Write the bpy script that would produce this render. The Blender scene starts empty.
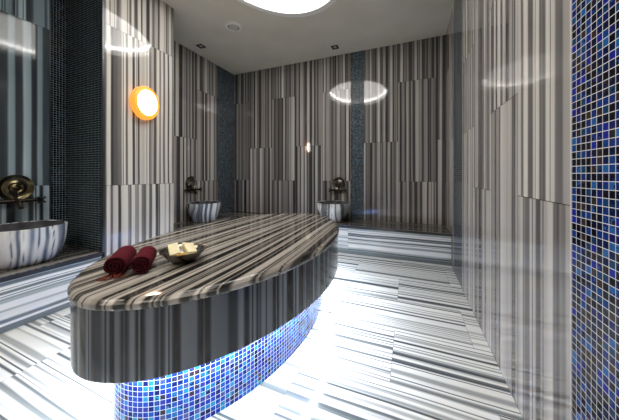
import bpy, bmesh, math, random
from mathutils import Vector, Matrix, noise
PI = math.pi
COL = bpy.context.scene.collection
# ------------------------------------------------------------------ dimensions
XL, XR, YB, YF, ZC = -3.042, 0.455, 3.73, -1.75, 2.93      # room
PX, PY0, PY1 = -2.47, 1.304, 1.99                          # pier on the left wall
BH = 0.377                                                 # bench height
BACKY = 3.20                                               # back bench front
EC = (-1.083, 1.530); EA, EB = 0.612, 1.040; EROT = 0.0117   # platform ellipse
ZT, Z1, Z2 = 0.621, 0.584, 0.33                            # slab top, slab underside, apron underside
TP = 0.0211                                                # mosaic pitch

# ------------------------------------------------------------------ materials
def newmat(name):
    m = bpy.data.materials.new(name); m.use_nodes = True
    nt = m.node_tree; b = nt.nodes['Principled BSDF']
    return m, nt, b
def node(nt, t, **k):
    n = nt.nodes.new(t)
    for a, v in k.items(): setattr(n, a, v)
    return n
def ramp(nt, stops, interp='LINEAR'):
    r = node(nt, 'ShaderNodeValToRGB'); e = r.color_ramp; e.interpolation = interp
    while len(e.elements) < len(stops): e.elements.new(0.5)
    for el, (p, c) in zip(e.elements, stops):
        el.position = p; el.color = (*c, 1)
    return r
def marble(name, stops, rough=0.09, cloud=0.10, spec=0.5, nscale=(6, 6, 6)):
    m, nt, b = newmat(name); L = nt.links
    at = node(nt, 'ShaderNodeAttribute'); at.attribute_name = 'tone'
    tc = node(nt, 'ShaderNodeTexCoord')
    mp = node(nt, 'ShaderNodeMapping'); mp.inputs['Scale'].default_value = nscale
    L.new(tc.outputs['Object'], mp.inputs['Vector'])
    nz = node(nt, 'ShaderNodeTexNoise'); nz.inputs['Scale'].default_value = 1; nz.inputs['Detail'].default_value = 6
    nz.inputs['Roughness'].default_value = 0.65
    L.new(mp.outputs[0], nz.inputs['Vector'])
    s = node(nt, 'ShaderNodeMath', operation='SUBTRACT'); s.inputs[1].default_value = 0.5
    L.new(nz.outputs['Fac'], s.inputs[0])
    k = node(nt, 'ShaderNodeMath', operation='MULTIPLY_ADD'); k.inputs[1].default_value = cloud * 3
    L.new(s.outputs[0], k.inputs[0]); L.new(at.outputs['Fac'], k.inputs[2])
    r = ramp(nt, stops); L.new(k.outputs[0], r.inputs[0])
    L.new(r.outputs[0], b.inputs['Base Color'])
    b.inputs['Roughness'].default_value = rough
    b.inputs['Specular IOR Level'].default_value = spec
    return m
def mosaic(name, cols, grout, rough=0.09):
    m, nt, b = newmat(name); L = nt.links
    tc = node(nt, 'ShaderNodeTexCoord')
    dv = node(nt, 'ShaderNodeVectorMath', operation='SCALE'); dv.inputs['Scale'].default_value = 1 / TP
    L.new(tc.outputs['UV'], dv.inputs[0])
    fl = node(nt, 'ShaderNodeVectorMath', operation='FLOOR'); L.new(dv.outputs[0], fl.inputs[0])
    fr = node(nt, 'ShaderNodeVectorMath', operation='FRACTION'); L.new(dv.outputs[0], fr.inputs[0])
    wn = node(nt, 'ShaderNodeTexWhiteNoise', noise_dimensions='3D'); L.new(fl.outputs[0], wn.inputs['Vector'])
    n2 = node(nt, 'ShaderNodeTexNoise'); n2.inputs['Scale'].default_value = 2.2; n2.inputs['Detail'].default_value = 3
    L.new(dv.outputs[0], n2.inputs['Vector'])
    ad = node(nt, 'ShaderNodeMath', operation='MULTIPLY_ADD'); ad.inputs[1].default_value = 0.12
    L.new(n2.outputs['Fac'], ad.inputs[0]); L.new(wn.outputs['Value'], ad.inputs[2])
    sb = node(nt, 'ShaderNodeMath', operation='SUBTRACT'); sb.inputs[1].default_value = 0.06; L.new(ad.outputs[0], sb.inputs[0])
    n = len(cols)
    r = ramp(nt, [(i / n, c) for i, c in enumerate(cols)], 'CONSTANT'); L.new(sb.outputs[0], r.inputs[0])
    # grout mask: |fract-0.5| > 0.43
    sp = node(nt, 'ShaderNodeSeparateXYZ'); L.new(fr.outputs[0], sp.inputs[0])
    ms = []
    for a in 'XY':
        q = node(nt, 'ShaderNodeMath', operation='SUBTRACT'); q.inputs[1].default_value = 0.5; L.new(sp.outputs[a], q.inputs[0])
        w = node(nt, 'ShaderNodeMath', operation='ABSOLUTE'); L.new(q.outputs[0], w.inputs[0]); ms.append(w)
    mx = node(nt, 'ShaderNodeMath', operation='MAXIMUM'); L.new(ms[0].outputs[0], mx.inputs[0]); L.new(ms[1].outputs[0], mx.inputs[1])
    gt = node(nt, 'ShaderNodeMath', operation='GREATER_THAN'); gt.inputs[1].default_value = 0.458; L.new(mx.outputs[0], gt.inputs[0])
    mixn = node(nt, 'ShaderNodeMix', data_type='RGBA')
    L.new(gt.outputs[0], mixn.inputs[0]); L.new(r.outputs[0], mixn.inputs[6]); mixn.inputs[7].default_value = (*grout, 1)
    L.new(mixn.outputs[2], b.inputs['Base Color'])
    rr = node(nt, 'ShaderNodeMath', operation='MULTIPLY_ADD'); rr.inputs[1].default_value = 0.6; rr.inputs[2].default_value = rough
    L.new(gt.outputs[0], rr.inputs[0]); L.new(rr.outputs[0], b.inputs['Roughness'])
    b.inputs['Specular IOR Level'].default_value = 0.14
    bp = node(nt, 'ShaderNodeBump'); bp.inputs['Strength'].default_value = 0.3; bp.inputs['Distance'].default_value = 0.001; bp.invert = True
    L.new(gt.outputs[0], bp.inputs['Height']); L.new(bp.outputs[0], b.inputs['Normal'])
    return m
def plain(name, col, rough=0.5, metal=0.0, emis=None, strength=0, noise_amt=0.0, nscale=20, bump=0.0, spec=0.5):
    m, nt, b = newmat(name); L = nt.links
    b.inputs['Roughness'].default_value = rough; b.inputs['Metallic'].default_value = metal
    b.inputs['Specular IOR Level'].default_value = spec
    tc = node(nt, 'ShaderNodeTexCoord'); nz = node(nt, 'ShaderNodeTexNoise')
    nz.inputs['Scale'].default_value = nscale; nz.inputs['Detail'].default_value = 5
    L.new(tc.outputs['Object'], nz.inputs['Vector'])
    lo = tuple(c * (1 - noise_amt) for c in col); hi = tuple(min(1, c * (1 + noise_amt)) for c in col)
    r = ramp(nt, [(0.3, lo), (0.7, hi)]); L.new(nz.outputs['Fac'], r.inputs[0]); L.new(r.outputs[0], b.inputs['Base Color'])
    if bump:
        bp = node(nt, 'ShaderNodeBump'); bp.inputs['Strength'].default_value = bump; bp.inputs['Distance'].default_value = 0.004
        L.new(nz.outputs['Fac'], bp.inputs['Height']); L.new(bp.outputs[0], b.inputs['Normal'])
    if emis:
        b.inputs['Emission Color'].default_value = (*emis, 1); b.inputs['Emission Strength'].default_value = strength
    return m
WALLM = marble('zebra_marble_wall', [(0.0, (.022, .021, .022)), (0.25, (.075, .07, .072)), (0.5, (.22, .205, .195)), (0.75, (.46, .43, .40)), (1.0, (.80, .765, .70))], 0.06, 0.05, 0.75, (14, 14, 1.2))
ALCM = marble('alcove_marble_cool_lit', [(0.0, (.012, .015, .02)), (0.25, (.04, .05, .06)), (0.5, (.17, .23, .26)), (0.75, (.38, .48, .53)), (1.0, (.66, .80, .86))], 0.07, 0.05, 0.5, (14, 14, 1.2))  # zebra marble with the alcove's cool light tinted into its colour
FLOORM = marble('white_marble_floor', [(0.0, (.035, .045, .055)), (0.3, (.17, .19, .20)), (0.6, (.55, .57, .57)), (0.85, (.80, .82, .81)), (1.0, (.90, .91, .90))], 0.12, 0.04, 0.5, (1.5, 14, 6))
BENCHM = marble('white_marble_bench', [(0.0, (.05, .06, .07)), (0.3, (.2, .23, .24)), (0.6, (.48, .53, .53)), (1.0, (.93, .94, .93))], 0.10, 0.04, 0.5, (3, 3, 14))
SEATM = marble('dark_marble_seat', [(0.0, (.02, .02, .02)), (0.5, (.10, .095, .09)), (1.0, (.34, .32, .30))], 0.10, 0.08)
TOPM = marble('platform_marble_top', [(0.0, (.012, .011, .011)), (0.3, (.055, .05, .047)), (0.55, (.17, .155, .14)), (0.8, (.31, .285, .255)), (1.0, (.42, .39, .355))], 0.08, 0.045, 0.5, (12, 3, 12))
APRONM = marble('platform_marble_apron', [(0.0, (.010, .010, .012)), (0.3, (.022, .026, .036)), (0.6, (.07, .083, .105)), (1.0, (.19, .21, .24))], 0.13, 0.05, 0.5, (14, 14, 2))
BASINM = marble('basin_marble', [(0.0, (.03, .04, .07)), (0.3, (.12, .145, .19)), (0.6, (.46, .49, .53)), (1.0, (.88, .87, .84))], 0.12, 0.12, 0.5, (16, 16, 6))
BASINW = marble('pale_basin_marble', [(0.0, (.06, .06, .065)), (0.3, (.28, .28, .29)), (0.6, (.62, .62, .61)), (1.0, (.93, .91, .88))], 0.10, 0.06, 0.5, (16, 16, 4))
BASINZ = marble('dark_veined_basin_marble', [(0.0, (.02, .022, .03)), (0.3, (.10, .11, .14)), (0.6, (.45, .47, .50)), (1.0, (.86, .87, .85))], 0.10, 0.08, 0.5, (16, 16, 4))
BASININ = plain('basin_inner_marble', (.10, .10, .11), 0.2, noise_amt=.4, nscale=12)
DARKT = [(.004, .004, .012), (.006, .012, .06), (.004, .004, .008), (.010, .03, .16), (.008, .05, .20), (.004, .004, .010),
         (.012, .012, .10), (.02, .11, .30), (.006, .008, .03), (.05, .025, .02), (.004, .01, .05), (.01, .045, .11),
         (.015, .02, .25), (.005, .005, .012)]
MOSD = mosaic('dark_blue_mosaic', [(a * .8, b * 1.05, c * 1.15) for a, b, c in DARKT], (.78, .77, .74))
MOSN = mosaic('alcove_mosaic_shaded', [(a * .3, b * .3, c * .16) for a, b, c in DARKT], (.36, .43, .45), 0.2)  # dark tile palette with the alcove's cool shade put into tiles and grout
MOSG = mosaic('slate_blue_mosaic', [(.03, .04, .05), (.05, .08, .10), (.02, .03, .04), (.09, .12, .15), (.05, .055, .06), (.04, .08, .13)], (.26, .28, .28))
BT = [(.01, .05, .55), (.02, .12, .70), (.01, .02, .20), (.04, .40, .75), (.015, .07, .60), (.10, .08, .50),
      (.01, .015, .10), (.05, .55, .80), (.02, .06, .62), (.28, .20, .42), (.02, .16, .66), (.14, .05, .07), (.02, .30, .72), (.01, .03, .38)]
MOSB = mosaic('bright_blue_mosaic', [tuple(c * f for c, f in zip(t, (.20, .33, .42))) for t in BT], (.60, .64, .70))
PLASTER = plain('ceiling_plaster', (.76, .72, .64), 0.75, noise_amt=.05, nscale=3)
TRIMM = plain('steel_trim', (.10, .105, .11), 0.3, 0.8)
TRIMW = plain('pale_trim', (.75, .75, .72), 0.35)
BRONZE = plain('aged_bronze', (.14, .115, .068), 0.24, 1.0, noise_amt=.35, nscale=25, bump=.15)
SILVB = plain('tarnished_silver', (.16, .145, .12), 0.28, 1.0, noise_amt=.6, nscale=40, bump=.5)
DBRONZE = plain('dark_bronze', (.035, .028, .022), 0.3, 0.9, noise_amt=.4, nscale=30)
STEEL = plain('hammered_steel', (.28, .26, .22), 0.22, 1.0, noise_amt=.3, nscale=60, bump=.4)
TOWEL = plain('burgundy_terry', (.085, .006, .014), 0.95, noise_amt=.5, nscale=220, bump=.8, spec=.15)
TOWELD = plain('burgundy_terry_shaded_end', (.045, .006, .010), 0.95, noise_amt=.5, nscale=220, bump=.8, spec=.1)  # same terry, shade between the turns put into the end colour
FRINGE = plain('rust_fringe', (.19, .032, .015), 0.95, noise_amt=.5, nscale=150)
SOAPM = plain('cream_soap', (.78, .70, .44), 0.5, noise_amt=.08, nscale=40)
SOAPY = plain('ochre_soap', (.50, .31, .06), 0.5, noise_amt=.1, nscale=40)
DOMEM = plain('lit_white_panel', (.9, .9, .88), 0.5, emis=(1.0, .97, .93), strength=4.6)
COVEM = plain('lit_cove_band', (.9, .9, .88), 0.5, emis=(1.0, .97, .93), strength=28)
RIMM = plain('white_gloss_rim', (.90, .90, .89), 0.4)
LEDM = plain('cool_led_tape', (.9, .95, 1), 0.5, emis=(.86, .94, 1.0), strength=150)
LAMPG = plain('opal_lamp_glass', (.95, .9, .8), 0.3, emis=(1.0, .90, .72), strength=20)
LAMPO = plain('amber_lamp_ring', (.80, .30, .04), 0.35, emis=(1.0, .36, .04), strength=.9)
BLACK = plain('black_recess', (.01, .01, .01), 0.5)
SPKR = plain('speaker_grille', (.55, .53, .49), 0.6, noise_amt=.15, nscale=300)
WHITEP = plain('white_plastic', (.93, .92, .88), 0.45)

# ------------------------------------------------------------------ mesh helper
class MB:
    def __init__(s): s.v = []; s.f = []; s.t = []; s.uv = {}; s.mi = []
    def vert(s, p, t=1.0): s.v.append(tuple(p)); s.t.append(t); return len(s.v) - 1
    def face(s, idx, mi=0, uv=None):
        s.f.append(tuple(idx)); s.mi.append(mi)
        if uv: s.uv[len(s.f) - 1] = uv
    def box(s, a, b, mi=0, t=.5):
        i = [s.vert((x, y, z), t) for z in (a[2], b[2]) for x, y in ((a[0], a[1]), (b[0], a[1]), (b[0], b[1]), (a[0], b[1]))]
        for q in ((3, 2, 1, 0), (4, 5, 6, 7), (0, 1, 5, 4), (1, 2, 6, 5), (2, 3, 7, 6), (3, 0, 4, 7)):
            s.face([i[k] for k in q], mi)
    def lathe(s, prof, n=48, c=(0, 0, 0), tone=None, mi=0, ax='Z', close=False):
        rings = []
        for r, z in prof:
            ring = []
            for k in range(n):
                a = 2 * PI * k / n
                p = (r * math.cos(a), r * math.sin(a), z)
                if ax == 'X': p = (z, r * math.cos(a), r * math.sin(a))
                if ax == 'Y': p = (r * math.sin(a), z, r * math.cos(a))
                q = (c[0] + p[0], c[1] + p[1], c[2] + p[2])
                ring.append(s.vert(q, tone(*p) if tone else .5))
            rings.append(ring)
        for i in range(len(rings) - 1):
            for k in range(n):
                s.face([rings[i][k], rings[i][(k + 1) % n], rings[i + 1][(k + 1) % n], rings[i + 1][k]], mi)
        if close:
            s.face(rings[0][::-1], mi); s.face(rings[-1], mi)
    def tube(s, pts, r, n=10, mi=0, closed=False):
        rings = []; P = [Vector(p) for p in pts]; N = len(P)
        for i, p in enumerate(P):
            d = (P[(i + 1) % N] - P[i - 1]) if closed else (P[min(i + 1, N - 1)] - P[max(i - 1, 0)])
            d.normalize(); up = Vector((0, 0, 1)) if abs(d.z) < .9 else Vector((1, 0, 0))
            a = d.cross(up).normalized(); b = a.cross(d)
            rr = r[i] if isinstance(r, (list, tuple)) else r
            rings.append([s.vert(p + rr * (math.cos(2 * PI * k / n) * a + math.sin(2 * PI * k / n) * b)) for k in range(n)])
        for i in range(N if closed else N - 1):
            A, B = rings[i], rings[(i + 1) % N]
            for k in range(n): s.face([A[k], A[(k + 1) % n], B[(k + 1) % n], B[k]], mi)
        if not closed: s.face(rings[0][::-1], mi); s.face(rings[-1], mi)
    def build(s, name, mats, parent=None, smooth=False, recalc=True):
        me = bpy.data.meshes.new(name); me.from_pydata(s.v, [], s.f)
        if not isinstance(mats, (list, tuple)): mats = [mats]
        for m in mats: me.materials.append(m)
        me.polygons.foreach_set('material_index', s.mi)
        at = me.attributes.new('tone', 'FLOAT', 'POINT'); at.data.foreach_set('value', s.t)
        if s.uv:
            ul = me.uv_layers.new(name='UVMap')
            for fi, uvs in s.uv.items():
                for li, uv in zip(me.polygons[fi].loop_indices, uvs): ul.data[li].uv = uv
        if smooth: me.polygons.foreach_set('use_smooth', [True] * len(me.polygons))
        if recalc:
            bm = bmesh.new(); bm.from_mesh(me); bmesh.ops.recalc_face_normals(bm, faces=bm.faces); bm.to_mesh(me); bm.free()
        if smooth:
            try: me.set_sharp_from_angle(angle=math.radians(40))
            except Exception: pass
        me.update()
        o = bpy.data.objects.new(name, me); COL.objects.link(o)
        if parent: o.parent = parent
        return o
def tag(o, label=None, cat=None, group=None, kind=None):
    if label: o['label'] = label
    if cat: o['category'] = cat
    if group: o['group'] = group
    if kind: o['kind'] = kind
    return o
def empty(name, loc, label, cat, group=None, rz=0):
    o = bpy.data.objects.new(name, None); COL.objects.link(o); o.location = loc; o.rotation_euler = (0, 0, rz)
    o.empty_display_size = .1
    return tag(o, label, cat, group)

# ------------------------------------------------------------------ stripe profiles
def bands(width, seed, lo=.03, hi=.07, dark=.45, thin=.35, base=(.62, .95), darkr=(.05, .35), flip=.82):
    """list of (position, tone) break points over [0,width]: alternating pale and dark veins"""
    R = random.Random(seed); pts = []; x = -R.uniform(0, lo); isd = R.random() < dark
    while x < width:
        w = R.uniform(lo, hi) * (R.uniform(.35, .9) if isd else R.uniform(.6, 1.15))
        t = R.uniform(*darkr) if isd else R.uniform(*base)
        e = min(w * .25, .006)
        pts += [(x + e, t), (x + w - e, min(1, max(0, t + R.uniform(-.12, .12))))]
        if R.random() < thin and w > .022:        # a hairline inside the band
            c = x + R.uniform(.35, .65) * w; hw = R.uniform(.0015, .004)
            tt = R.uniform(.05, .35) if not isd else R.uniform(.5, .9)
            pts = pts[:-1] + [(c - hw - .0015, t), (c - hw * .5, tt), (c + hw * .5, tt), (c + hw + .0015, t)] + pts[-1:]
        x += w; isd = not isd if R.random() < flip else isd
    return pts
def bclip(pts, w):
    out = [(0, beval(pts, 0))] + [p for p in pts if 0.0005 < p[0] < w - .0005] + [(w, beval(pts, w))]
    return out
def beval(pts, x):
    if x <= pts[0][0]: return pts[0][1]
    lo, hi = 0, len(pts) - 1
    if x >= pts[hi][0]: return pts[hi][1]
    while hi - lo > 1:
        m = (lo + hi) // 2
        if pts[m][0] <= x: lo = m
        else: hi = m
    a, b = pts[lo], pts[hi]
    return a[1] + (b[1] - a[1]) * (x - a[0]) / max(1e-6, b[0] - a[0])
def tile(mb, org, sd, ld, w, l, pts, mi=0, wob=.0, segs=1, seed=0, gap=.0012):
    org, sd, ld = Vector(org), Vector(sd), Vector(ld)
    pts = bclip(pts, w); rows = []
    for j in range(segs + 1):
        row = []; q = gap + (l - 2 * gap) * j / segs
        for i, (x, t) in enumerate(pts):
            d = 0
            if wob and 0 < i < len(pts) - 1:
                d = wob * noise.noise(Vector((x * 9, q * 2.2, seed * 3.1)))
            xx = min(w - gap, max(gap, x + d))
            row.append(mb.vert(org + sd * xx + ld * q, t))
        rows.append(row)
    for j in range(segs):
        for i in range(len(pts) - 1):
            mb.face([rows[j][i], rows[j][i + 1], rows[j + 1][i + 1], rows[j + 1][i]], mi)
def mosq(mb, org, sd, ld, w, l, mi):
    org, sd, ld = Vector(org), Vector(sd), Vector(ld)
    i = [mb.vert(p) for p in (org, org + sd * w, org + sd * w + ld * l, org + ld * l)]
    mb.face(i, mi, [(0, 0), (w, 0), (w, l), (0, l)])

ODD, EVEN, RE = [.957, 2.375], [1.53], [1.42, 2.05]
def wallcols(mb, cols, fixed, axis, inward, seed, kw={}, slot=0):
    """cols: list of (s0,s1,'seams' list or 'M<slot>'); axis 'x' or 'y'; fixed = other coordinate of the surface"""
    for n, (s0, s1, k) in enumerate(cols):
        def P(s, z): return (s, fixed, z) if axis == 'x' else (fixed, s, z)
        sd = (1, 0, 0) if axis == 'x' else (0, 1, 0)
        if isinstance(k, int): mosq(mb, P(s0, 0), sd, (0, 0, 1), s1 - s0, ZC, k); continue
        zs = [0] + list(k) + [ZC]
        for j in range(len(zs) - 1):
            sdn = seed * 1000 + n * 17 + j * 5
            tile(mb, P(s0, zs[j]), sd, (0, 0, 1), s1 - s0, zs[j + 1] - zs[j], bands(s1 - s0, sdn, **kw), slot, .004, 5, sdn)

# ------------------------------------------------------------------ room shell
JT = .10
def shell(name, a, b, mats, fn, extra=None):
    mb = MB(); mb.box(a, b, 0, .12); fn(mb)
    return tag(mb.build(name, mats, recalc=False), kind='structure')
kwb = dict(lo=.03, hi=.06, dark=.5, base=(.46, .86), darkr=(.08, .38))
shell('wall_back', (XL - .1, YB + .003, 0), (XR + .1, YB + .12, ZC), [WALLM, MOSG], lambda mb: wallcols(mb, [
    (XL, -2.70, ODD), (-2.70, -2.22, EVEN), (-2.22, -1.76, ODD), (-1.76, -1.28, EVEN), (-1.28, -.83, ODD), (-.83, -.63, 1),
    (-.63, -.146, EVEN), (-.146, .34, ODD), (.34, XR, EVEN)], YB, 'x', -1, 3, kwb))
kwr = dict(lo=.03, hi=.068, dark=.42, base=(.70, 1.0), darkr=(.28, .52))
shell('wall_right', (XR + .003, YF - .1, 0), (XR + .12, YB, ZC), [WALLM, MOSD, MOSG], lambda mb: wallcols(mb, [
    (YF, -1.2, EVEN), (-1.2, -.75, ODD), (-.75, -.3, EVEN), (-.3, .15, ODD), (.15, .56, RE),
    (.56, .985, 1), (.985, 1.38, ODD), (1.38, 1.79, RE), (1.79, 2.19, ODD), (2.19, 2.645, RE), (2.645, 3.07, 2),
    (3.07, 3.42, [1.9]), (3.42, YB, ODD)], XR, 'y', -1, 5, kwr))
kwl = dict(lo=.03, hi=.065, dark=.5, base=(.55, .92), darkr=(.08, .35))
shell('wall_left', (XL - .12, YF - .1, 0), (XL - .003, YB, ZC), [ALCM, MOSN, MOSG, WALLM], lambda mb: wallcols(mb, [
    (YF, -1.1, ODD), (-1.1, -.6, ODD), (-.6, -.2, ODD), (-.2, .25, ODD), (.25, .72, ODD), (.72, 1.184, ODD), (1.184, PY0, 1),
    (3.307, YB, 2)], XL, 'y', 1, 7, kwl) or wallcols(mb, [(PY1, 2.42, ODD), (2.42, 2.86, [1.6]), (2.86, 3.307, ODD)], XL, 'y', 1, 8, kwl, 3))
def pier(mb):
    kw = dict(lo=.022, hi=.05, dark=.45, base=(.86, 1.0), darkr=(.2, .5))
    wallcols(mb, [(PY0 + .008, PY1, [.957, 2.38])], PX + .004, 'y', 1, 12, kw)
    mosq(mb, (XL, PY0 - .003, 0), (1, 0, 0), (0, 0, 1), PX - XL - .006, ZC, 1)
    wallcols(mb, [(XL, PX, ODD)], PY1 + .003, 'x', 1, 14, kw)
shell('wall_pier', (XL, PY0, 0), (PX, PY1, ZC), [WALLM, MOSN], pier)
shell('wall_front', (XL - .1, YF - .12, 0), (XR + .1, YF - .003, ZC), [WALLM, MOSG], lambda mb: wallcols(mb, [
    (XL + i * .502, XL + (i + 1) * .502, (ODD, EVEN)[i % 2]) for i in range(7)], YF, 'x', 1, 21, kwb))
# floor
def floorf(mb):
    y = YF; row = 0
    ys = [YF, -1.34, -.9, -.46, -.02, .43, .87, 1.31, 1.75, 2.19, 2.63, 3.07, 3.5, YB]
    for r in range(len(ys) - 1):
        off = -.09 if r % 2 == 1 else -.55
        xs = [XL]; x = off - 4 * .915
        while x < XR:
            if x > XL + .05: xs.append(x)
            x += .915
        if XR - xs[-1] < .05: xs.pop()
        xs.append(XR)
        for c in range(len(xs) - 1):
            sd = r * 31 + c * 7 + 400
            w = ys[r + 1] - ys[r]
            p = bands(w, sd, lo=.014, hi=.055, dark=.36, thin=.6, base=(.90, 1.0), darkr=(.08, .6))
            tile(mb, (xs[c], ys[r], 0), (0, 1, 0), (1, 0, 0), w, xs[c + 1] - xs[c], p, 0, .008, 8, sd, gap=.0008)
shell('floor', (XL - .1, YF - .1, -.12), (XR + .1, YB + .1, -.003), FLOORM, floorf)
# ceiling with a round opening
DC, DR, DK, DA = (-1.11, 1.70), .68, 1.39, -.12
def dxy(x, y):
    y *= DK
    return x * math.cos(DA) - y * math.sin(DA), x * math.sin(DA) + y * math.cos(DA)
bm = bmesh.new()
o4 = [bm.verts.new(p) for p in ((XL - .1, YF - .1, ZC), (XR + .1, YF - .1, ZC), (XR + .1, YB + .1, ZC), (XL - .1, YB + .1, ZC))]
cc = []
for k in range(96):
    dx, dy = dxy(DR * math.cos(2 * PI * k / 96), DR * math.sin(2 * PI * k / 96))
    cc.append(bm.verts.new((DC[0] + dx, DC[1] + dy, ZC)))
ed = [bm.edges.new((o4[i], o4[(i + 1) % 4])) for i in range(4)] + [bm.edges.new((cc[i], cc[(i + 1) % 96])) for i in range(96)]
bmesh.ops.triangle_fill(bm, edges=ed, use_beauty=True)
g = bmesh.ops.extrude_face_region(bm, geom=list(bm.faces))
for e in g['geom']:
    if isinstance(e, bmesh.types.BMVert): e.co.z += .25
bmesh.ops.recalc_face_normals(bm, faces=bm.faces)
me = bpy.data.meshes.new('ceiling'); bm.to_mesh(me); bm.free(); me.materials.append(PLASTER)
oc = bpy.data.objects.new('ceiling', me); COL.objects.link(oc); tag(oc, kind='structure')
# corner trims
mb = MB(); mb.box((PX - .012, PY0 - .010, BH), (PX + .006, PY0 + .006, ZC)); tag(mb.build('trim_1', TRIMM), kind='structure')
mb = MB(); mb.box((XR - .002, .984, 0), (XR + .002, .987, ZC)); tag(mb.build('trim_2', TRIMW), kind='structure')
mb = MB(); mb.box((XL - .002, 1.178, BH), (XL + .006, 1.188, ZC)); tag(mb.build('trim_3', TRIMM), kind='structure')

# ------------------------------------------------------------------ benches
def bench_panel(mb, org, sd, ln, h, seed, t=.02):
    """front facing: stripes run along ln"""
    p = bands(h, seed, lo=.018, hi=.055, dark=.32, thin=.7, base=(.92, 1.0), darkr=(.1, .6))
    tile(mb, org, (0, 0, 1), sd, h, ln, p, 0, .010, 10, seed)
def seat(mb, org, sd, ld, w, l, seed):
    p = bands(w, seed, lo=.025, hi=.06, dark=.55, thin=.5, base=(.45, .95), darkr=(.0, .35))
    tile(mb, org, sd, ld, w, l, p, 0, .012, 10, seed)
b = empty('marble_bench', (XL + .3, (YF + PY0) / 2, 0), 'white striped marble bench in the left alcove with the nearest large basin on it', 'bench', 'marble benches along the walls')
bl = b.location
def loc(mbv, l):
    mbv.v = [(x - l[0], y - l[1], z - l[2]) for x, y, z in mbv.v]; return mbv
mb = MB(); mb.box((XL + .003, YF + .003, BH - .030), (PX + .004, PY0 - .012, BH - .001), 0, .12)
for k, (y0, y1) in enumerate(((YF + .003, -.6), (-.6, .42), (.42, PY0 - .012))): seat(mb, (XL + .003, y0, BH), (1, 0, 0), (0, 1, 0), PX + .004 - XL - .003, y1 - y0, 31 + k)
loc(mb, bl).build('seat_slab', SEATM, b, recalc=False)
mb = MB(); mb.box((XL + .01, YF + .005, .05), (PX - .008, PY0 - .012, BH - .031), 0, .5)
for k, (y0, y1) in enumerate(((YF + .003, -.42), (-.42, PY0 - .012))): bench_panel(mb, (PX - .005, y0, .05), (0, 1, 0), y1 - y0, BH - .081, 41 + k)
loc(mb, bl).build('front_panel', BENCHM, b, recalc=False)
mb = MB(); mb.box((XL + .01, YF + .005, .001), (PX - .03, PY0 - .012, .049), 0, .3)
loc(mb, bl).build('plinth', BENCHM, b)
# corner L bench
b2 = empty('marble_bench', (-1.3, YB - .26, 0), 'long striped marble bench with dark seat along the back wall, turning the left corner', 'bench', 'marble benches along the walls')
bl = b2.location; LX = -2.50
mb = MB(); mb.box((XL + .003, BACKY, BH - .03), (XR - .003, YB - .001, BH - .001), 0, .12)
mb.box((XL + .003, PY1 + .008, BH - .03), (LX, BACKY, BH - .001), 0, .12)
xs = [XL + .003, -1.95, -.85, XR - .003]
for k in range(3): seat(mb, (xs[k], BACKY, BH), (0, 1, 0), (1, 0, 0), YB - .001 - BACKY, xs[k + 1] - xs[k], 51 + k)
seat(mb, (XL + .003, PY1 + .008, BH), (1, 0, 0), (0, 1, 0), LX - XL - .003, BACKY - PY1 - .008, 57)
loc(mb, bl).build('seat_slab', SEATM, b2, recalc=False)
mb = MB(); mb.box((LX - .01, BACKY + .008, .05), (XR - .004, YB - .01, BH - .031), 0, .5)
mb.box((XL + .01, PY1 + .01, .05), (LX - .01, YB - .01, BH - .031), 0, .5)
xs = [LX - .006, -1.5, -.75, XR - .004]
for k in range(3): bench_panel(mb, (xs[k], BACKY + .005, .05), (1, 0, 0), xs[k + 1] - xs[k], BH - .081, 61 + k)
bench_panel(mb, (LX - .006, PY1 + .01, .05), (0, 1, 0), BACKY - PY1, BH - .081, 66)
loc(mb, bl).build('front_panel', BENCHM, b2, recalc=False)
mb = MB(); mb.box((LX - .03, BACKY + .03, .001), (XR - .004, YB - .01, .049), 0, .3)
mb.box((XL + .01, PY1 + .01, .001), (LX - .03, YB - .01, .049), 0, .3)
loc(mb, bl).build('plinth', BENCHM, b2)

# ------------------------------------------------------------------ oval platform
pf = empty('heated_platform', (EC[0], EC[1], 0), 'large oval striped marble massage platform in the middle, lit from beneath', 'platform', rz=EROT)
NA = 1400
def ell(a, bb, th):
    c, s_ = math.cos(th), math.sin(th)
    return a * math.copysign(abs(c) ** 1.035, c), bb * math.copysign(abs(s_) ** 1.035, s_)
topb = bands(1.5, 913, lo=.03, hi=.062, dark=.5, thin=.7, base=(.72, 1.0), darkr=(.0, .28))
def ttone(x, y, z=0):
    w = .020 * noise.noise(Vector((x * 3, y * 1.1, 2.0)))
    return beval(topb, x + w + .75)
mb = MB(); prof = [(0.004, Z1), (0.0, Z1 + .006), (-.0005, Z1 + .022), (.003, ZT - .012), (.008, ZT - .005), (.016, ZT - .0012), (.024, ZT)]
rings = []
for d, z in prof:
    rings.append([mb.vert((*ell(EA - d, EB - d, 2 * PI * k / NA), z), 0) for k in range(NA)])
for i, ring in enumerate(rings):
    for v in ring:
        x, y, z = mb.v[v]; mb.t[v] = ttone(x, y) * (1 if i > 2 else .9)
for i in range(len(rings) - 1):
    A, B = rings[i], rings[i + 1]
    for k in range(NA): mb.face([A[k], A[(k + 1) % NA], B[(k + 1) % NA], B[k]])
H = NA // 2; SG = 14; last = rings[-1]; grid = []
for k in range(H + 1):
    a, c_ = last[k], last[(-k) % NA]
    if k in (0, H): grid.append([a] * (SG + 1)); continue
    va, vc = Vector(mb.v[a]), Vector(mb.v[c_]); row = [a]
    for j in range(1, SG):
        p = va.lerp(vc, j / SG); row.append(mb.vert(p, ttone(p.x, p.y)))
    row.append(c_); grid.append(row)
for k in range(H):
    for j in range(SG):
        q = [grid[k][j], grid[k][j + 1], grid[k + 1][j + 1], grid[k + 1][j]]
        q = list(dict.fromkeys(q))
        if len(q) > 2: mb.face(q[::-1])
mb.face(rings[0][::-1])
mb.build('top_slab', TOPM, pf, smooth=True)
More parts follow.
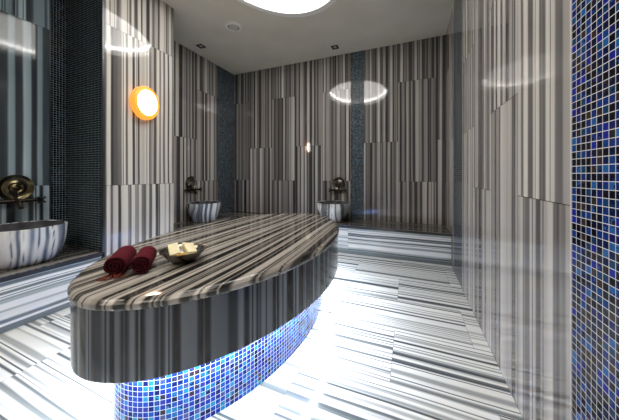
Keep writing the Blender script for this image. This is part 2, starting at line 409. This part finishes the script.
per = PI * (3 * (EA + EB) - math.sqrt((3 * EA + EB) * (EA + 3 * EB)))
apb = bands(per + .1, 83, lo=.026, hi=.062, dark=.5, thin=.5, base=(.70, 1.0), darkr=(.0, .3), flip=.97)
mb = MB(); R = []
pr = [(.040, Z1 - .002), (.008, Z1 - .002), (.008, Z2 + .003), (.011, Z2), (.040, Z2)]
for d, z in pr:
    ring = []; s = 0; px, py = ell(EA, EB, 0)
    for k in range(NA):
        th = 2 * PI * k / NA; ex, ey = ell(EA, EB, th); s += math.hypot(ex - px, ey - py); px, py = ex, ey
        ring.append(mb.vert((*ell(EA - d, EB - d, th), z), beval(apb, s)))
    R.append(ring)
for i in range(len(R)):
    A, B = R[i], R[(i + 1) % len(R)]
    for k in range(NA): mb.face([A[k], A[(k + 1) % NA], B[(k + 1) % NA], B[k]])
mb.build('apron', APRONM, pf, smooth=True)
# recessed mosaic base
BD = .1425
mb = MB(); ringb = []; s = 0; px, py = ell(EA - BD, EB - BD, 0); sl = []
NB = 200
for k in range(NB + 1):
    ex, ey = ell(EA - BD, EB - BD, 2 * PI * k / NB); s += math.hypot(ex - px, ey - py); px, py = ex, ey; sl.append(s)
    ringb.append((mb.vert((ex, ey, 0.001)), mb.vert((ex, ey, Z1 - .01))))
for k in range(NB):
    mb.face([ringb[k][0], ringb[k + 1][0], ringb[k + 1][1], ringb[k][1]], 0, [(sl[k], 0), (sl[k + 1], 0), (sl[k + 1], Z1), (sl[k], Z1)])
mb.build('mosaic_base', MOSB, pf, smooth=True)
mb = MB(); LD = .050
# underside panel that closes the void between apron and base
a_ = [mb.vert((*ell(EA - .041, EB - .041, 2 * PI * k / 200), Z2 + .040)) for k in range(200)]
b_ = [mb.vert((*ell(EA - BD + .001, EB - BD + .001, 2 * PI * k / 200), Z2 + .040)) for k in range(200)]
for k in range(200): mb.face([a_[k], a_[(k + 1) % 200], b_[(k + 1) % 200], b_[k]])
mb.build('underside_panel', TRIMW, pf)
mb = MB(); mb.tube([(*ell(EA - .062, EB - .062, 2 * PI * k / 160), Z2 + .012) for k in range(160)], .007, 8, closed=True)
tag(mb.build('led_strip', LEDM, pf), 'glowing white light strip under the rim')

# ------------------------------------------------------------------ basins
def basin(x, y, R_, Hh, label, seed, rz=0, lab_axis=(0, 1), full=(.60, .9), mat=None, bw=(.035, .085, .45)):
    t = empty('marble_basin', (x, y, BH + .001), label, 'basin', 'marble basins on the benches', rz)
    bd = bands(2.0, seed, lo=bw[0], hi=bw[1], dark=bw[2], thin=.4, base=(.72, 1.0), darkr=(.05, .45))
    def tn(px, py, pz):
        q = px * lab_axis[0] + py * lab_axis[1]
        return beval(bd, q + .9 + .03 * noise.noise(Vector((px * 6, py * 6, pz * 5 + seed))))
    r0 = R_ * full[0]
    mb = MB(); out = [(0.001, 0), (r0 - .01, 0), (r0, .006)]
    for k in range(1, 13):
        u = k / 12; out.append((r0 + (R_ - r0) * (math.sin(u * PI / 2) ** full[1]), .006 + (Hh - .012) * u))
    out += [(R_ + .001, Hh - .003), (R_ - .002, Hh), (R_ - .018, Hh), (R_ - .022, Hh - .003)]
    mb.lathe(out, 160, tone=tn)
    mb.build('bowl_wall', mat or BASINM, t, smooth=True)
    inn = [(R_ - .022, Hh - .003)]
    for k in range(1, 9):
        u = k / 8; inn.append((max(.012, (R_ - .022) * math.cos(u * PI / 2) ** .55), Hh - .003 - (Hh - .045) * math.sin(u * PI / 2)))
    mb = MB(); mb.lathe(inn, 64); mb.face(list(range(len(mb.v) - 64, len(mb.v))))
    tag(mb.build('inner_bowl', BASININ, t, smooth=True), 'dark hollow of the basin')
    mb = MB(); mb.lathe([(.012, .041), (.028, .043), (.03, .046), (.0005, .047)], 24); mb.build('drain', DBRONZE, t, smooth=True)
    return t
basin(-2.775, .925, .25, .28, 'big blue-veined marble basin at the left edge, nearest to the camera', 201, full=(.72, .6))
basin(-2.785, 2.755, .235, .27, 'striped marble basin on the left far bench, between the lit pier and corner', 205, lab_axis=(.6, .8), full=(.68, 1.15), mat=BASINZ, bw=(.02, .06, .5))
basin(-1.02, 3.44, .25, .275, 'pale marble basin on the back bench, beside the mosaic strip', 209, lab_axis=(1, .1), full=(.50, .95), mat=BASINW, bw=(.03, .10, .2))

# ------------------------------------------------------------------ taps (local +X points into the room)
def tap(x, y, z, rz, label, R_, bm_=None):
    t = empty('wall_tap', (x, y, z), label, 'tap', 'bronze wall taps above the basins', rz)
    k = R_
    mb = MB(); mb.lathe([(.0005, .034), (k * .10, .034), (k * .16, .028), (k * .22, .020), (k * .30, .018), (k * .40, .026), (k * .48, .022), (k * .62, .014), (k * .80, .018),
                         (k * .90, .030), (k * .97, .034), (k, .030), (k * .98, .022), (k * .80, .008), (k * .5, .004), (.0005, .004)], 56, ax='X')
    mb.build('rosette', bm_ or BRONZE, t, smooth=True)
    mb = MB()
    mb.tube([(.012, 0, -.02), (.016, 0, -k * .55), (.025, 0, -k * .9)], .012, 14)
    mb.tube([(.035, -k * 1.22, -k * 1.02), (.035, k * 1.22, -k * 1.02)], .015, 14)
    for s in (-1, 1): mb.tube([(.001, s * k * .6, -k * 1.02), (.036, s * k * .6, -k * 1.02)], .019, 12)
    mb.build('valve_body', DBRONZE, t, smooth=True)
    mb = MB()
    mb.tube([(.03, 0, -k * 1.02), (.07, 0, -k * 1.05), (.10, 0, -k * 1.15), (.112, 0, -k * 1.4), (.112, 0, -k * 1.6)], [.016, .015, .014, .013, .016], 14)
    mb.build('spout', DBRONZE, t, smooth=True)
    for s in (-1, 1):
        mb = MB(); c = (.035, s * k * 1.22, -k * 1.02)
        mb.tube([c, (c[0] + .05, c[1], c[2])], .013, 12)
        for q in range(4):
            a = PI / 4 + q * PI / 2
            mb.tube([(c[0] + .045, c[1], c[2]), (c[0] + .050, c[1] + .022 * math.cos(a), c[2] + .022 * math.sin(a)), (c[0] + .052, c[1] + .034 * math.cos(a), c[2] + .034 * math.sin(a))], [.008, .006, .009], 8)
        mb.tube([(c[0] + .045, c[1], c[2]), (c[0] + .060, c[1], c[2])], [.012, .006], 12)
        mb.build('cross_handle', DBRONZE, t, smooth=True)
tap(XL + .001, .965, .945, 0, 'bronze wall tap with round rosette above the nearest basin, left edge', .108)
tap(XL + .001, 2.73, .93, 0, 'small bronze wall tap on the left far wall, beside the lit pier', .10, SILVB)
tap(-1.015, YB - .001, .915, -PI / 2, 'small bronze wall tap on the back wall, beside the mosaic strip', .10, SILVB)

# ------------------------------------------------------------------ lamps and ceiling fittings
# pier lamp
lp = empty('wall_lamp', (PX + .005, 1.645, 1.765), 'glowing oval wall lamp with amber ring on the pale striped pier', 'lamp')
def oval(mb, prof, n=64, ky=.86, kz=1.08):
    R0 = []
    for r, x in prof: R0.append([mb.vert((x, r * ky * math.cos(2 * PI * k / n), r * kz * math.sin(2 * PI * k / n))) for k in range(n)])
    for i in range(len(R0) - 1):
        for k in range(n): mb.face([R0[i][k], R0[i][(k + 1) % n], R0[i + 1][(k + 1) % n], R0[i + 1][k]])
    mb.face(R0[-1])
mb = MB(); oval(mb, [(.145, .001), (.152, .01), (.152, .050), (.144, .066), (.126, .072), (.114, .070), (.112, .04)])
tag(mb.build('ring', LAMPO, lp, smooth=True), 'amber glowing rim')
mb = MB(); oval(mb, [(.111, .042), (.111, .070), (.100, .080), (.075, .086), (.03, .090)])
mb.build('diffuser', LAMPG, lp, smooth=True)
# oval light well
def oval_y(m):
    m.v = [(*dxy(x, y), z) for x, y, z in m.v]; return m
cl = empty('ceiling_light', (DC[0], DC[1], ZC), 'big oval glowing white light well in the ceiling above the platform', 'light')
mb = MB(); mb.lathe([(DR - .03, .085), (DR - .03, -.006), (DR - .006, -.012), (DR + .018, -.010), (DR + .020, -.001), (DR - .002, -.001), (DR - .002, .085)], 96)
oval_y(mb).build('rim', RIMM, cl, smooth=True)
mb = MB(); mb.lathe([(DR - .029, .086), (DR - .035, .115)], 96); oval_y(mb).build('glowing_band', COVEM, cl, smooth=True)
mb = MB(); mb.lathe([(DR - .035, .116), (DR * .75, .19), (DR * .4, .21), (.001, .22)], 96); oval_y(mb).build('dome_diffuser', DOMEM, cl, smooth=True)
mb = MB(); mb.lathe([(.0005, -.020), (.057, -.020), (.060, -.016), (.060, -.010)], 40); 
sp = empty('ceiling_speaker', (0, 0, ZC), 'round white ceiling speaker with a grille, near the big oval light', 'speaker')
mb.build('grille', SPKR, sp, smooth=True)
mb = MB(); mb.lathe([(.072, -.012), (.075, -.026), (.094, -.024), (.100, -.010), (.100, -.001)], 48); mb.build('bezel', WHITEP, sp, smooth=True)
mb = MB(); mb.lathe([(.060, -.010), (.074, -.010)], 40); mb.build('shadow_gap', BLACK, sp)
def pix(u, v, z):
    f = 245.; th = math.atan(99.5 / 245); d = (z - 1.05) * f / (175 - v); r = (u - 309.5) / f * d
    return (-d * math.sin(th) + r * math.cos(th), d * math.cos(th) + r * math.sin(th))
sp.location = (*pix(233.5, 26, ZC), ZC)
for (u, v, lb) in ((201, 46, 'small dark square ceiling spot above the left far wall'), (335, 47, 'small dark square ceiling spot close to the back wall, right of the centre')):
    x, y = pix(u, v, ZC)
    t = empty('square_downlight', (x, y, ZC), lb, 'spotlight', 'square ceiling spotlights', .0)
    mb = MB()
    for a, c in (((-.05, -.05), (.05, -.043)), ((-.05, .043), (.05, .05)), ((-.05, -.043), (-.043, .043)), ((.043, -.043), (.05, .043))):
        mb.box((a[0], a[1], -.008), (c[0], c[1], -.001))
    mb.build('frame', BLACK, t)
    mb = MB(); mb.box((-.043, -.043, -.003), (.043, .043, -.001)); mb.build('baffle', BLACK, t)
    mb = MB(); mb.lathe([(.0005, -.006), (.018, -.007), (.024, -.003)], 24); mb.build('lens', SPKR, t, smooth=True)

# ------------------------------------------------------------------ towels
def towel(f, bk, r, label, seed, fringe, turns=3.2):
    f, bk = Vector(f), Vector(bk); ax = (bk - f); L_ = ax.length; ang = math.atan2(ax.y, ax.x)
    t = empty('rolled_towel', ((f.x + bk.x) / 2, (f.y + bk.y) / 2, ZT + .001), label, 'towel', 'rolled towels on the platform', ang)
    # spiral cross-section in local YZ, axis local X
    n = 150; th = .0085; mb = MB(); R0 = random.Random(seed)
    P = []
    for k in range(n + 1):
        u = k / n; a = -PI / 2 + .5 - (1 - u) * turns * 2 * PI
        rr = .006 + (r - .006) * u - .0
        P.append((rr, a))
    nx = 12
    def pt(rr, a, j):
        x = -L_ / 2 + L_ * j / nx
        edge = min(j, nx - j)
        rr2 = rr - (.0025 if edge == 0 else 0) + .0012 * noise.noise(Vector((a * 2, x * 20, seed)))
        zz = rr2 * math.sin(a) + r
        return (x + .004 * noise.noise(Vector((a, rr * 80, seed * 2.))) , rr2 * math.cos(a) * 1.03, max(.0015, zz * .97))
    outer = [[mb.vert(pt(rr, a, j)) for j in range(nx + 1)] for rr, a in P]
    inner = [[mb.vert(pt(max(.001, rr - th), a, j)) for j in range(nx + 1)] for rr, a in P]
    for k in range(n):
        for j in range(nx):
            mb.face([outer[k][j], outer[k][j + 1], outer[k + 1][j + 1], outer[k + 1][j]])
            mb.face([inner[k][j], inner[k + 1][j], inner[k + 1][j + 1], inner[k][j + 1]])
        mb.face([outer[k][0], outer[k + 1][0], inner[k + 1][0], inner[k][0]], 1)
        mb.face([outer[k][nx], inner[k][nx], inner[k + 1][nx], outer[k + 1][nx]], 1)
    for e in (0, n):
        for j in range(nx): mb.face([outer[e][j], inner[e][j], inner[e][j + 1], outer[e][j + 1]])
    mb.build('roll', [TOWEL, TOWELD], t, smooth=True)
    if fringe:
        for k in range(16):
            mb = MB(); z0 = R0.uniform(.004, .015); y = -.035 + .075 * k / 15 + R0.uniform(-.003, .003); x0 = -L_ / 2 + .004
            d = R0.uniform(-.016, .016); l2 = R0.uniform(.014, .03)
            mb.tube([(x0, y, z0), (x0 - l2 * .4, y + d * .4, z0 * .7 + .003), (x0 - l2 * .8, y + d, .0032), (x0 - l2, y + d * 1.4 + R0.uniform(-.004, .004), .0025)], [.0022, .0018, .0022, .0012], 6)
            mb.build('fringe_tassel', FRINGE, t, smooth=True)
    return t
towel((-1.140, .640, 0), (-1.280, .772, 0), .048, 'burgundy rolled towel at the left with rust fringe spilling out', 3, True)
towel((-1.069, .699, 0), (-1.197, .820, 0), .045, 'burgundy rolled towel in between the fringed towel and the metal bowl', 5, False)

# ------------------------------------------------------------------ bowl and soaps
bx, by = -1.040, .895
bw = empty('metal_bowl', (bx, by, ZT + .001), 'shallow hammered metal bowl holding soap bars on the oval platform', 'bowl')
mb = MB(); mb.lathe([(.0005, .0), (.036, 0), (.050, .005), (.072, .022), (.094, .046), (.102, .055), (.105, .057), (.104, .059), (.099, .057), (.090, .047), (.068, .025), (.046, .009), (.0005, .005)], 72)
mb.build('shell', STEEL, bw, smooth=True)
def soap(dx, dy, z, rot, label, m, sz=(.076, .046, .024)):
    bm = bmesh.new(); bmesh.ops.create_cube(bm, size=1)
    for v in bm.verts: v.co = Vector((v.co.x * sz[0], v.co.y * sz[1], v.co.z * sz[2]))
    bmesh.ops.bevel(bm, geom=list(bm.edges), offset=.0035, segments=3, affect='EDGES', profile=.5)
    me = bpy.data.meshes.new('soap_bar'); bm.to_mesh(me); bm.free(); me.materials.append(m)
    for p in me.polygons: p.use_smooth = True
    o = bpy.data.objects.new('soap_bar', me); COL.objects.link(o)
    o.location = (bx + dx, by + dy, ZT + z + .004); o.rotation_euler = rot
    return tag(o, label, 'soap', 'soap bars in the metal bowl')
r = math.radians
soap(-.040, -.022, .052, (r(8), r(28), r(-28)), 'cream soap bar leaning at the left side of the metal bowl', SOAPM)
soap(.012, .026, .050, (r(-6), r(22), r(-24)), 'cream soap bar leaning at the right side of the metal bowl', SOAPM)
soap(-.018, .040, .062, (r(0), r(12), r(48)), 'cream soap bar lying at the back of the metal bowl', SOAPM, (.055, .034, .02))
soap(.000, -.012, .030, (r(0), r(4), r(60)), 'ochre soap bar lying low in the middle of the metal bowl', SOAPY, (.055, .034, .018))

# ------------------------------------------------------------------ camera, light, view
w = bpy.data.worlds.new('world'); bpy.context.scene.world = w; w.use_nodes = True
w.node_tree.nodes['Background'].inputs[0].default_value = (.5, .55, .6, 1); w.node_tree.nodes['Background'].inputs[1].default_value = .0
def area(name, loc_, size, power, col, rot=(0, 0, 0)):
    l = bpy.data.lights.new(name, 'AREA'); l.shape = 'DISK'; l.size = size; l.energy = power; l.color = col
    o = bpy.data.objects.new(name, l); COL.objects.link(o); o.location = loc_; o.rotation_euler = rot
    return o
# unseen fill spots added out of frame to brighten near walls and floor
for p, e in (((-.25, .25), 42), ((-.5, -.75), 45), ((-2.1, -.1), 50), ((-2.0, -1.0), 35)):
    l = bpy.data.lights.new('unseen_fill_spot', 'SPOT'); l.energy = e * 2.2; l.color = (1, .91, .79); l.spot_size = math.radians(125); l.spot_blend = .7; l.shadow_soft_size = .7
    o = bpy.data.objects.new('unseen_fill_spot', l); COL.objects.link(o); o.location = (*p, ZC - .03)
cam = bpy.data.cameras.new('camera'); co = bpy.data.objects.new('camera', cam); COL.objects.link(co)
th = math.atan(99.5 / 245)
co.location = (0, 0, 1.05); co.rotation_euler = (PI / 2, 0, th)
cam.sensor_width = 36; cam.lens = 245 / 619 * 36; cam.shift_y = -35 / 619; cam.clip_start = .02
sc = bpy.context.scene; sc.camera = co
sc.view_settings.view_transform = 'Standard'; sc.view_settings.look = 'None'; sc.view_settings.gamma = 1
sc.view_settings.exposure = 0.1; sc.view_settings.use_curve_mapping = False
